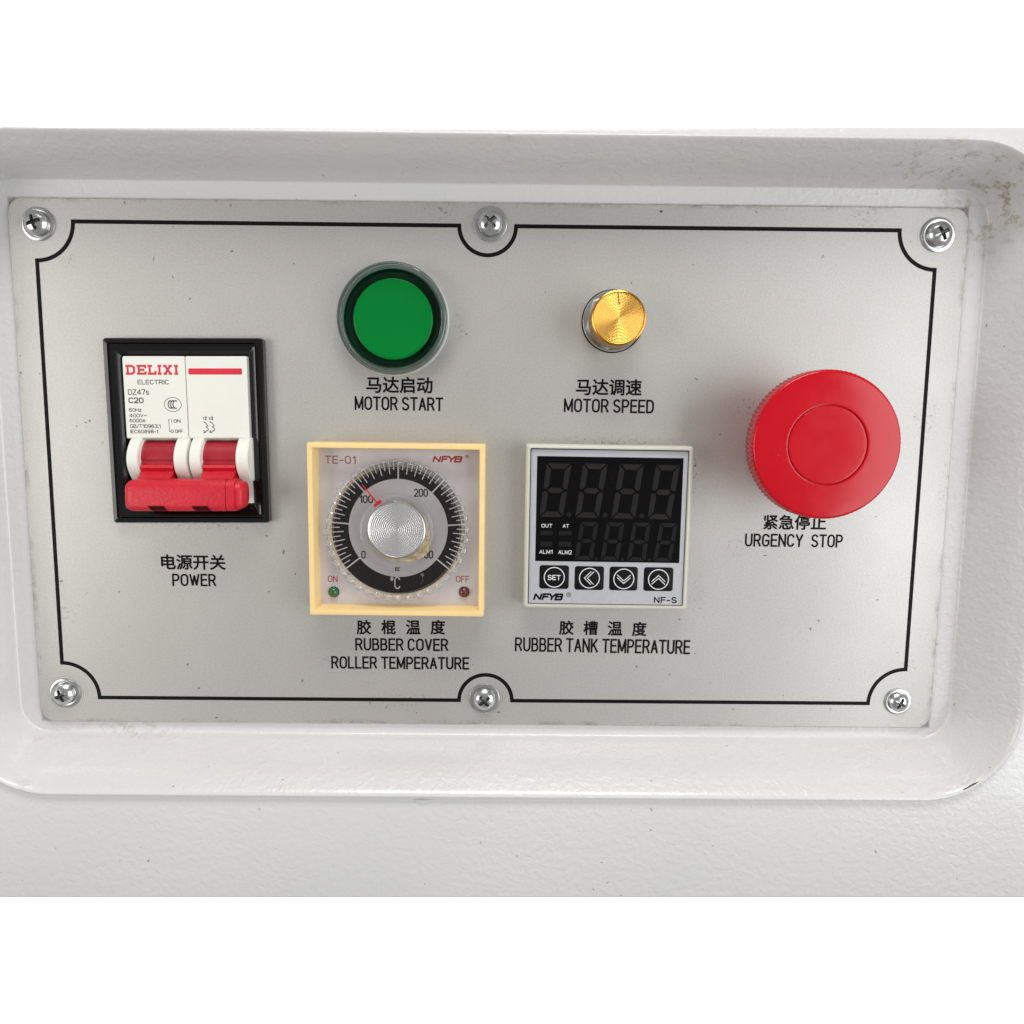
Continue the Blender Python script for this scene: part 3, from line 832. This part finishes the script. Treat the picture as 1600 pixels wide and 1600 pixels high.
btext('400V~', 287, 752, 440, 784, 'grey_ink')
btext('6000A', 289, 796, 426, 828, 'grey_ink')
btext('GB/T10963.1', 293, 843, 556, 877, 'grey_ink')
btext('IEC60898-1', 297, 890, 534, 922, 'grey_ink')
btext('I ON', 648, 800, 728, 830, 'grey_ink')
btext('O OFF', 646, 890, 748, 918, 'grey_ink')
mb = MB()
c0 = D.px(*Zb(662, 673), TW)
mb.strip([(c0.x + 2.45 * math.cos(2 * PI * i / 40), c0.y + 2.0 * math.sin(2 * PI * i / 40)) for i in range(40)], .16, TW, True)
for k in (-.75, -.05, .65):
    mb.strip([(c0.x + k + .15 + .75 * math.cos(R_(a)), c0.y + 1.08 * math.sin(R_(a))) for a in range(55, 310, 15)], .30, TW + .002)
pa, pb, pc = D.px(*Zb(627, 806), TW), D.px(*Zb(634, 908), TW), D.px(*Zb(648, 908), TW)
mb.strip([pa, pb, pc], .14, TW)
mb.strip([(pa.x - .12, pa.y), (pa.x + .25, pa.y)], .3, TW + .003)
mb.build('printed_marks', M['grey_ink'], poles[0], smooth=0)
mb = MB()
a, b = D.px(*Zb(797, 415), TW), D.px(*Zb(1258, 362), TW)
mb.flat(rr((a.x + b.x) / 2, (a.y + b.y) / 2, (b.x - a.x) / 2, (b.y - a.y) / 2, .35, 5), TW)
mb.build('red_stripe', M['red_ink'], poles[1], smooth=0)
mb = MB()
def zz(pts, wd=.2): mb.strip([D.px(*Zb(x, y), TW) for x, y in pts], wd, TW)
for ox in (0, 54):
    zz([(947 + ox, 772), (947 + ox, 812)]); zz([(938 + ox, 785), (956 + ox, 785)], .16); zz([(938 + ox, 800), (956 + ox, 800)], .16)
    zz([(925 + ox, 822), (944 + ox, 830), (964 + ox, 858), (948 + ox, 866), (968 + ox, 884), (966 + ox, 896), (946 + ox, 905), (944 + ox, 918)], .22)
mb.build('printed_marks', M['grey_ink'], poles[1], smooth=0)
btext('1', 920, 780, 930, 804, 'grey_ink', 1); btext('3', 972, 780, 986, 804, 'grey_ink', 1)
btext('2', 924, 896, 940, 920, 'grey_ink', 1); btext('4', 976, 896, 994, 920, 'grey_ink', 1)

# ------------------------------------------------------------------ green push button
c = plane(611.6, 495.8, 6.5); b0 = plane(616, 501, 1)
D = Dev(c.x * .5 + b0.x * .5, c.y * .5 + b0.y * .5)
gb = thing('push_button', D, 'round green push button in a clear collar above the black caption at top centre left', 'push button')
MB().lathe([(15.9, 0), (15.9, 1.6), (15.4, 2.0), (14.4, 2.0), (14.2, .4), (0.01, .4)], 96).build('base_ring', M['grey_pl'], gb, smooth=35)
MB().lathe([(13.45, 1.5), (13.5, 4.6), (13.7, 5.0)], 96).build('inner_wall', M['green_dark'], gb)
MB().lathe([(13.45, 1.9), (12.6, 1.7), (11.5, 1.6), (11.5, 1.0)], 96).build('dark_well', M['green_dark'], gb, smooth=50)
MB().lathe([(15.5, 2.0), (15.75, 2.4), (15.75, 5.6), (15.5, 6.2), (15.1, 6.4), (14.95, 6.15), (14.75, 6.4), (14.4, 6.4), (14.3, 6.2), (14.15, 6.25), (14.0, 6.0), (13.8, 5.4), (13.75, 4.6), (13.55, 4.4), (13.5, 2.6)], 96).build('clear_collar', M['green_glass'], gb, smooth=50)
MB().lathe([(11.55, 1.5), (11.4, 3.4), (11.0, 3.65), (10.4, 3.6), (9.0, 3.35), (6.5, 3.1), (3, 2.98), (0.01, 2.95)], 96).build('green_lens', M['green_lens'], gb, smooth=50)

# ------------------------------------------------------------------ gold speed knob
c = plane(967.2, 496.5, 14); b0 = plane(957.5, 502, .5)
D = Dev(b0.x, b0.y)
sk = thing('speed_knob', D, 'small gold anodised knob with a pointer groove on a hexagonal nut', 'knob')
MB().lathe([(8.0, .02), (9.05, .02), (9.05, .3), (8.6, .34)], 80).build('rubber_seal', M['btn_black'], sk, smooth=35)  # dark ring outlining the washer
MB().lathe([(0.01, .2), (8.55, .2), (8.75, .35), (8.75, .7), (8.5, .9), (5, .9)], 80).build('washer', M['zinc'], sk, smooth=35)
hx = lambda r, w: [(r * math.cos(R_(60 * i + 18)), r * math.sin(R_(60 * i + 18)), w) for i in range(6)]
MB().loft([hx(8.3, .9), hx(8.3, 2.9), hx(7.7, 3.3)], False, True).build('hex_nut', M['chrome'], sk, smooth=20)
kd = c - b0
KR = 7.5
def tilt(pts): return pts
mb = MB()
n = 96; loops = []
for r, w in ((6.9, 3.6), (7.35, 4.2), (7.4, 11.5), (7.5, 12.6), (7.5, 13.5), (7.35, 13.85), (7.05, 14.0), (6.9, 13.75)):
    k = w / 14 * 0 + 1
    loops.append([(kd.x * k + r * math.cos(2 * PI * i / n), kd.y * k + r * math.sin(2 * PI * i / n), w) for i in range(n)])
MB().loft(loops).build('knob_body', M['gold_side'], sk, smooth=35)
face = MB().lathe([(6.95, 13.75), (0.01, 13.72)], 96).build('knob_face', M['gold'], sk, smooth=35, loc=(kd.x, kd.y))
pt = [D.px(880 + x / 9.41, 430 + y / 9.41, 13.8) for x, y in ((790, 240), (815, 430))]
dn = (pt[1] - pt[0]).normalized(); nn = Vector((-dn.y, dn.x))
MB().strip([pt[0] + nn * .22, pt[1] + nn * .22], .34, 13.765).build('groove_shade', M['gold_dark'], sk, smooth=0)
MB().prism([(p.x, p.y) for p in (pt[0] - nn * .02, pt[0] - nn * .34, pt[1] - nn * .34, pt[1] - nn * .02)], 13.7, 13.79, 'z').build('pointer_line', M['gold_light'], sk, smooth=0)

# ------------------------------------------------------------------ emergency stop
c = plane(1293.5, 695.5, 26)
D = Dev(c.x, c.y)
es = thing('emergency_stop_button', D, 'large red mushroom button with knurled rim at the right of the plate', 'emergency stop button')
MB().lathe([(13, 0), (13, 2.2), (12.4, 3), (11, 3)], 80).build('collar', M['black'], es)
MB().lathe([(11, 2.5), (11, 14), (13.5, 17), (15, 18.5)], 64).build('stem', M['stop'], es)
n = 400; loops = []
RM_ = 19.55
for rr_, w, kn in ((14.5, 18.2, 0), (18.8, 18.8, 0), (19.5, 19.3, .2), (19.85, 19.8, 1), (19.78, 24.6, 1), (19.68, 25.1, .2), (19.45, 25.45, 0), (19.15, 25.65, 0), (18.9, 25.70, 0), (18.7, 25.73, 0),
                  (16, 25.87, 0), (12.5, 26.0, 0), (11.1, 26.03, 0), (10.75, 26.035, 0), (10.62, 26.0, 0), (10.52, 25.6, 0), (10.38, 25.58, 0), (10.26, 25.98, 0), (10.18, 26.04, 0), (10.0, 26.06, 0), (9.7, 26.065, 0), (7, 26.07, 0), (3, 26.05, 0), (.02, 26.03, 0)):
    loops.append([((rr_ - .26 * kn * (i % 4 in (0, 1))) * math.cos(2 * PI * i / n), (rr_ - .26 * kn * (i % 4 in (0, 1))) * math.sin(2 * PI * i / n), w) for i in range(n)])
MB().loft(loops).build('mushroom_head', M['stop'], es, smooth=38)

# ------------------------------------------------------------------ dial thermostat
BH = 9.0
D, bw, bh = fit([(478.5, 690.3), (758.8, 695), (755, 963), (484, 962)], BH)
dt = thing('dial_thermostat', D, 'analogue dial temperature controller with yellowed cream frame and silver knob', 'temperature dial')
hw, hh = bw / 2, bh / 2
def Zd(x, y): return (470 + x / 5.333, 680 + y / 5.333)
def ri(d, w, r): return rl(-hw + d, hw - d, -hh + d, hh - d, r, w, 4)
MB().loft([ri(0, 0, .5), ri(0, BH - .4, .5), ri(.12, BH - .1, .45), ri(.4, BH, .4), ri(1.45, BH - .1, .3), ri(1.6, BH - .35, .25), ri(1.9, 3.4, .2), ri(1.95, 2.7, .2)], False, False).build('frame', M['cream'], dt, smooth=30)
FW = 3.2
face = MB().loft([ri(1.8, FW - .6, .2), ri(1.8, FW, .2)], True, True).build('face_plate', M['cream_face'], dt, smooth=0)
cc = D.px(*Zd(812, 776), FW)
def dtext(body, x0, y0, x1, y1, mat, w=FW + .03, **k):
    a, b = Zd(x0, y0), Zd(x1, y1)
    if 'th' in k: return stroke_px(D, body, (a[0], a[1], b[0], b[1]), w, M[mat], face, **k)
    return text_px(D, body, (a[0], a[1], b[0], b[1]), w, M[mat], face, name='lettering', **k)
dtext('TE-01', 200, 172, 456, 238, 'dred_ink', th=.27)
dtext('NF<Y<β', 1095, 172, 1352, 228, 'dred_ink', th=.47, shear=.28, gap=.42)
dtext('®', 1370, 162, 1402, 194, 'dred_ink')
dtext('ON', 226, 1170, 306, 1224, 'dred_ink', th=.23)
dtext('OFF', 1293, 1172, 1404, 1226, 'dred_ink', th=.23)
# black scale ring with light graduations
RO, RI = 522 / 5.333, 413 / 5.333
pxmm = (D.px(*Zd(812 + 522, 776), FW) - cc).length / 522
RO = 556 * pxmm; RI = 413 * pxmm
nseg = 144
lo = [[(cc.x + r * math.cos(2 * PI * i / nseg), cc.y + r * math.sin(2 * PI * i / nseg), FW + .03) for i in range(nseg)] for r in (RO, RI)]
MB().loft(lo).build('scale_ring', M['dial_ink'], face, smooth=0)
mb = MB()
for i in range(61):
    a = R_(218.2 - i * 256.9 / 60)
    if i % 10 == 0: r0, r1, wd = RI - .02, RO, .42
    elif i % 2 == 0: r0, r1, wd = RO - (RO - RI) * .70, RO, .30
    else: r0, r1, wd = RO - (RO - RI) * .48, RO, .30
    d = Vector((math.cos(a), math.sin(a)))
    mb.strip([cc + d * r0, cc + d * (r1 + .02)], wd, FW + .05)
mb.build('graduations', M['dial_tick'], face, smooth=0)
dtext('0', 503, 962, 540, 1028, 'dial_ink', th=.34)
dtext('100', 488, 500, 602, 566, 'dial_ink', th=.34)
dtext('200', 942, 446, 1060, 514, 'dial_ink', th=.34)
dtext('300', 985, 960, 1104, 1028, 'dial_ink', th=.34)
dtext('E', 785, 1098, 826, 1132, 'dial_ink', th=.24)
dtext('°C', 748, 1180, 830, 1282, 'dial_tick', w=FW + .06, th=.34, gap=.42)
# LEDs
for nme, x, mt_ in (('indicator_lamp', 273, 'led_g'), ('indicator_lamp', 1360, 'led_r')):
    q = D.px(*Zd(x, 1308), FW + .5)
    o = MB().lathe([(1.62, FW + .02), (1.62, FW + .25), (1.5, FW + .3), (1.45, FW + .12)], 32).build('lamp_ring', M['btn_black'], dt, smooth=30, loc=(q.x, q.y))
    MB().lathe([(1.46, FW), (1.42, FW + .5), (1.2, FW + 1.0), (.8, FW + 1.35), (.35, FW + 1.5), (.01, FW + 1.54)], 32).build(nme, M[mt_], dt, smooth=60, loc=(q.x, q.y),
        label='green indicator lamp under ON' if mt_ == 'led_g' else 'dark red indicator lamp under OFF')
# clear rotating skirt with ridged rim
DW = 6.3
dc = D.px(*Zd(798, 800), DW)
sc_ = (D.px(*Zd(798 + 600, 800), DW) - dc).length / 600
Rr = 596 * sc_
MB().lathe([(Rr - 1.6, DW), (Rr - 1.6, DW + .25), (4, DW + .25), (4, DW), (Rr - 1.6, DW)], 96).build('clear_skirt', M['clear'], dt, smooth=30, loc=(dc.x, dc.y))
n = 40 * 8; loops = []
def rimr(i, k): 
    ph = (i % 8)
    return .72 * k * (1 if ph in (0, 1, 2, 3) else 0)
for r, w, k in ((Rr - 2.1, DW - .1, 0), (Rr - 1.3, DW - .9, 0), (Rr - .9, DW - 1.3, 1), (Rr - .5, DW - .9, 1), (Rr - .5, DW + .5, 1), (Rr - .9, DW + .8, 1), (Rr - 1.2, DW + .9, 0), (Rr - 1.7, DW + .7, 0), (Rr - 1.9, DW + .25, 0)):
    loops.append([((r + rimr(i, k)) * math.cos(2 * PI * i / n), (r + rimr(i, k)) * math.sin(2 * PI * i / n), w) for i in range(n)])
MB().loft(loops).build('ridged_rim', M['clear_rim'], dt, smooth=30, loc=(dc.x, dc.y))
MB().lathe([(Rr - 2.6, DW + .26), (Rr - 2.5, DW + .42), (Rr - 2.35, DW + .26)], 96).build('rim_line', M['clear_rim'], dt, smooth=30, loc=(dc.x, dc.y))
# hub step of the skirt
kc = D.px(*Zd(800, 800), 10)
KR = (D.px(*Zd(800 + 243, 790), 12.5) - D.px(*Zd(800, 790), 12.5)).length
MB().lathe([(KR + 2.5, DW + .25), (KR + 2.3, DW + .9), (KR + 1.9, DW + 1.1), (KR + .3, DW + 1.15)], 96).build('hub_step', M['clear_rim'], dt, smooth=40, loc=(dc.x, dc.y))
kf = D.px(*Zd(799, 790), 12.5)
MB().lathe([(KR - .1, 4.5), (KR - .05, 12.0), (KR, 12.2), (KR - .15, 12.5), (KR - .45, 12.6), (KR - .6, 12.45)], 96).build('knob_side', M['silver_side'], dt, smooth=35, loc=(kf.x, kf.y))
MB().lathe([(KR - .58, 12.46), (.01, 12.44)], 96).build('knob_face', M['silver'], dt, smooth=35, loc=(kf.x, kf.y))
# red pointer printed under the skirt
q = [D.px(*Zd(x, y), DW + .3) for x, y in ((512, 412), (640, 570))]
d = (q[1] - q[0]).normalized(); nn = Vector((-d.y, d.x))
mb = MB().flat([q[0] + nn * .16, q[0] - nn * .16, q[1] - nn * .26, q[1] + nn * .26], DW + .34)
qa = [D.px(*Zd(x, y), DW + 1.2) for x, y in ((606, 576), (656, 536), (676, 560), (616, 600))]
mb.prism([(p.x, p.y) for p in qa], DW + .2, DW + 1.3, 'z')
mb.build('pointer', M['ptr'], dt, smooth=0)
# dried glue round the knob
mb = MB(); n = 90; ins = []; out = []
for i in range(n + 1):
    t = i / n; a = R_(35 - 215 * t)
    wd = .5 + 2.0 * math.exp(-((t - .37) / .13) ** 2) + .55 * math.exp(-((t - .62) / .2) ** 2) + .12 * math.sin(i * 1.3) + .1 * math.sin(i * .47)
    wd *= min(1, t * 8 + .15, (1 - t) * 6 + .1)
    ins.append((kf.x + (KR - .02) * math.cos(a), kf.y + (KR - .02) * math.sin(a), 11.0))
    out.append((dc.x * .35 + kf.x * .65 + (KR + wd + .1) * math.cos(a), dc.y * .35 + kf.y * .65 + (KR + wd + .1) * math.sin(a), DW + 1.25))
mid = [((a[0] * .55 + b[0] * .45), (a[1] * .55 + b[1] * .45), 8.6) for a, b in zip(ins, out)]
mb.loft([ins, mid, out], closed=False)
mb.build('glue_residue', M['glue'], dt, smooth=60)
p = [D.px(*Zd(x, y), DW + .4) for x, y in ((985, 1060), (1000, 1110), (1013, 1165), (1015, 1215), (1000, 1240))]
mb = MB().strip(p, .12, DW + .4)
q = p[2]
mb.lathe([(.55, DW + .3), (.5, DW + .55), (.25, DW + .75), (.01, DW + .8)], 16, q.x, q.y)
mb.build('glue_thread', M['clear_rim'], dt, smooth=60)

# ------------------------------------------------------------------ digital temperature controller
BW_ = 6.5
def Zc(x, y): return (810 + x / 5.517, 680 + y / 5.517)
D, bw, bh = fit([Zc(70, 76), Zc(1516, 96), Zc(1456, 1514), Zc(42, 1492)], BW_)
dg = thing('digital_controller', D, 'digital temperature controller with switched off black display and four buttons in a pale frame', 'temperature controller')
hw, hh = bw / 2, bh / 2
def ri(d, w, r): return rl(-hw + d, hw - d, -hh + d, hh - d, r, w, 5)
MB().loft([ri(0, 0, .8), ri(0, BW_ - .9, .8), ri(.15, BW_ - .5, .8), ri(.55, BW_ - .1, .6), ri(.95, BW_, .4), ri(1.15, BW_ - .05, .3), ri(1.25, BW_ - .6, .3), ri(1.3, BW_ - 1.4, .3)], False, False).build('frame', M['pale_pl'], dg, smooth=35)
CW = BW_ - .8
MB().loft([ri(1.27, CW - .4, .3), ri(1.27, CW - .25, .3)], True, True).build('frame_gap', M['btn_black'], dg, smooth=0)
q = [D.px(*Zc(x, y), CW) for x, y in ((103, 118), (1495, 138), (1436, 1470), (84, 1446))]
fx0, fx1 = (q[0].x + q[3].x) / 2 + .12, (q[1].x + q[2].x) / 2 - .12; fy0, fy1 = (q[2].y + q[3].y) / 2 + .1, (q[0].y + q[1].y) / 2 - .12
fx0 = max(fx0, -hw + 1.5); fx1 = min(fx1, hw - 1.5); fy0 = max(fy0, -hh + 1.5); fy1 = min(fy1, hh - 1.5)
cf = MB().loft([rl(fx0, fx1, fy0, fy1, .3, CW - .3, 4), rl(fx0, fx1, fy0, fy1, .3, CW, 4)], True, True).build('front_panel', M['ctl_face'], dg, smooth=0)
q = [D.px(*Zc(x, y), CW) for x, y in ((164, 180), (1424, 198), (1386, 1106), (143, 1080))]
sx0, sx1 = (q[0].x + q[3].x) / 2, (q[1].x + q[2].x) / 2; sy0, sy1 = (q[2].y + q[3].y) / 2, (q[0].y + q[1].y) / 2
SW = CW + .05
scr = MB().box(sx0, sx1, sy0, sy1, CW - .1, SW).build('display_window', M['screen'], dg, smooth=0)
def quadmap(x, y):    # zoom pixel -> local mm on the display, removing the perspective
    return D.px(*Zc(x, y), SW)
def digit(tl, tr, br, bl_, th, mat, h=.05):
    """seven slanted segments inside the quad given by its corners (zoom pixels)"""
    P = [quadmap(*p) for p in (tl, tr, br, bl_)]
    def at(u, v):   # u 0..1 right, v 0..1 up
        a = P[3].lerp(P[2], u); b = P[0].lerp(P[1], u); return a.lerp(b, v)
    W_ = (P[1] - P[0]).length; H_ = (P[0] - P[3]).length
    tu = th / W_; tv = th / H_; g = .018; gu = g * H_ / W_
    segs = [
        [(gu, 1), (1 - gu, 1), (1 - tu - gu, 1 - tv), (tu + gu, 1 - tv)],
        [(gu, 0), (1 - gu, 0), (1 - tu - gu, tv), (tu + gu, tv)],
        [(0, 1 - g), (tu, 1 - tv - g), (tu, .5 + tv / 2 + g), (tu * .5, .5 + g * 1.2), (0, .5 + g * 2)],
        [(1, 1 - g), (1 - tu, 1 - tv - g), (1 - tu, .5 + tv / 2 + g), (1 - tu * .5, .5 + g * 1.2), (1, .5 + g * 2)],
        [(0, g), (tu, tv + g), (tu, .5 - tv / 2 - g), (tu * .5, .5 - g * 1.2), (0, .5 - g * 2)],
        [(1, g), (1 - tu, tv + g), (1 - tu, .5 - tv / 2 - g), (1 - tu * .5, .5 - g * 1.2), (1, .5 - g * 2)],
        [(tu * .6 + gu, .5), (tu * 1.2 + gu, .5 + tv / 2), (1 - tu * 1.2 - gu, .5 + tv / 2), (1 - tu * .6 - gu, .5), (1 - tu * 1.2 - gu, .5 - tv / 2), (tu * 1.2 + gu, .5 - tv / 2)]]
    for s in segs:
        pts = [at(u, v) for u, v in s]; c_ = sum(pts, Vector((0, 0))) / len(pts)
        A = [(p.x, p.y, SW - .02) for p in pts]; Bq = [(c_.x + (p.x - c_.x) * .985, c_.y + (p.y - c_.y) * .985, SW + h) for p in pts]
        MB().loft([A, Bq], False, True).build('segment', mat, scr, smooth=0)
big = [((246, 240), (458, 246), (384, 706), (180, 702)), ((560, 243), (770, 248), (694, 714), (488, 708)),
       ((876, 248), (1082, 254), (1004, 722), (800, 714)), ((1186, 254), (1396, 260), (1308, 728), (1112, 720))]
for b_ in big: digit(*b_, 1.62 * .98, M['seg'])
small = [((538, 748), (690, 750), (638, 1076), (482, 1072)), ((764, 750), (914, 754), (862, 1082), (706, 1076)),
         ((990, 752), (1142, 756), (1092, 1088), (934, 1082)), ((1222, 756), (1374, 760), (1316, 1092), (1160, 1086))]
for b_ in small: digit(*b_, 1.15, M['seg_small'])
for (x, y) in ((435, 684), (748, 690), (1064, 696)):
    q = quadmap(x, y); MB().lathe([(.75, SW - .02), (.72, SW + .04), (.01, SW + .05)], 24).build('decimal_point', M['seg_small'], scr, smooth=30, loc=(q.x, q.y))
for (x, y) in ((672, 1066), (898, 1070), (1128, 1074)):
    q = quadmap(x, y); MB().lathe([(.5, SW - .02), (.48, SW + .03), (.01, SW + .04)], 20).build('decimal_point', M['seg_small'], scr, smooth=30, loc=(q.x, q.y))
for (x0, y0, x1, y1) in ((190, 826, 296, 862), (350, 826, 460, 862), (188, 918, 294, 960), (346, 918, 456, 960)):
    a, b = quadmap(x0, y1), quadmap(x1, y0)
    MB().box(a.x, b.x, a.y, b.y, SW - .02, SW + .03).build('indicator_bar', M['seg_small'], scr, smooth=0)
def ctext(body, x0, y0, x1, y1, mat, par, w, **k):
    a, b = Zc(x0, y0), Zc(x1, y1)
    if 'th' in k: return stroke_px(D, body, (a[0], a[1], b[0], b[1]), w, M[mat], par, **k)
    return text_px(D, body, (a[0], a[1], b[0], b[1]), w, M[mat], par, name='lettering', **k)
ctext('OUT', 199, 764, 292, 796, 'print_white', scr, SW + .04, th=.17)
ctext('AT', 382, 766, 436, 798, 'print_white', scr, SW + .04, th=.17)
ctext('ALM1', 180, 988, 294, 1022, 'print_white', scr, SW + .04, th=.17)
ctext('ALM2', 344, 991, 460, 1026, 'print_white', scr, SW + .04, th=.17)
for k, (x0, y0, x1, y1, cx_, cy_) in enumerate(((178, 1122, 438, 1322, 309, 1224), (481, 1130, 740, 1332, 612, 1231), (780, 1135, 1032, 1336, 908, 1238), (1075, 1140, 1338, 1342, 1207, 1243))):
    a, b = D.px(*Zc(x0, y1), CW), D.px(*Zc(x1, y0), CW)
    bt_ = MB().loft([[(x, y, CW - .05) for x, y in rr((a.x + b.x) / 2, (a.y + b.y) / 2, (b.x - a.x) / 2, (b.y - a.y) / 2, .8, 6)],
                    [(x, y, CW + .08) for x, y in rr((a.x + b.x) / 2, (a.y + b.y) / 2, (b.x - a.x) / 2 - .04, (b.y - a.y) / 2 - .04, .8, 6)],
                    [(x, y, CW + .12) for x, y in rr((a.x + b.x) / 2, (a.y + b.y) / 2, (b.x - a.x) / 2 - .2, (b.y - a.y) / 2 - .2, .7, 6)]], False, True).build('button', M['btn_black'], dg, smooth=40)
    q = D.px(*Zc(cx_, cy_), CW); mb = MB(); z = CW + .15
    mb.strip([(q.x + 2.95 * math.cos(2 * PI * i / 48), q.y + 2.95 * math.sin(2 * PI * i / 48)) for i in range(48)], .27, z, True)
    o_ = lambda x, y: (q.x + x / 5.517 / 5.45, q.y - y / 5.517 / 5.45)
    if k == 1:
        mb.strip([o_(14, -60), o_(-45, 0), o_(14, 58)], .24, z); mb.strip([o_(40, -60), o_(-18, 0), o_(36, 56)], .24, z)
    if k == 2:
        mb.strip([o_(-60, -36), o_(0, 18), o_(60, -36)], .24, z); mb.strip([o_(-60, -12), o_(0, 42), o_(60, -12)], .24, z)
    if k == 3:
        mb.strip([o_(-60, 18), o_(0, -36), o_(60, 20)], .24, z); mb.strip([o_(-60, 44), o_(0, -10), o_(60, 46)], .24, z)
    if k == 0: strokes_in(mb, 'SET', *(lambda a, b: (a.x, b.x, b.y, a.y))(D.px(*Zc(252, 1204), z), D.px(*Zc(364, 1250), z)), z, .26)
    mb.build('button_symbol', M['print_white'], bt_, smooth=0)
ctext('NF<Y<β', 124, 1362, 394, 1424, 'ink', cf, CW + .03, th=.56, shear=.30, gap=.42)
ctext('®', 414, 1355, 456, 1395, 'ink', cf, CW + .03)
ctext('NF-S', 1168, 1394, 1366, 1448, 'ink', cf, CW + .03, th=.34, gap=.5)
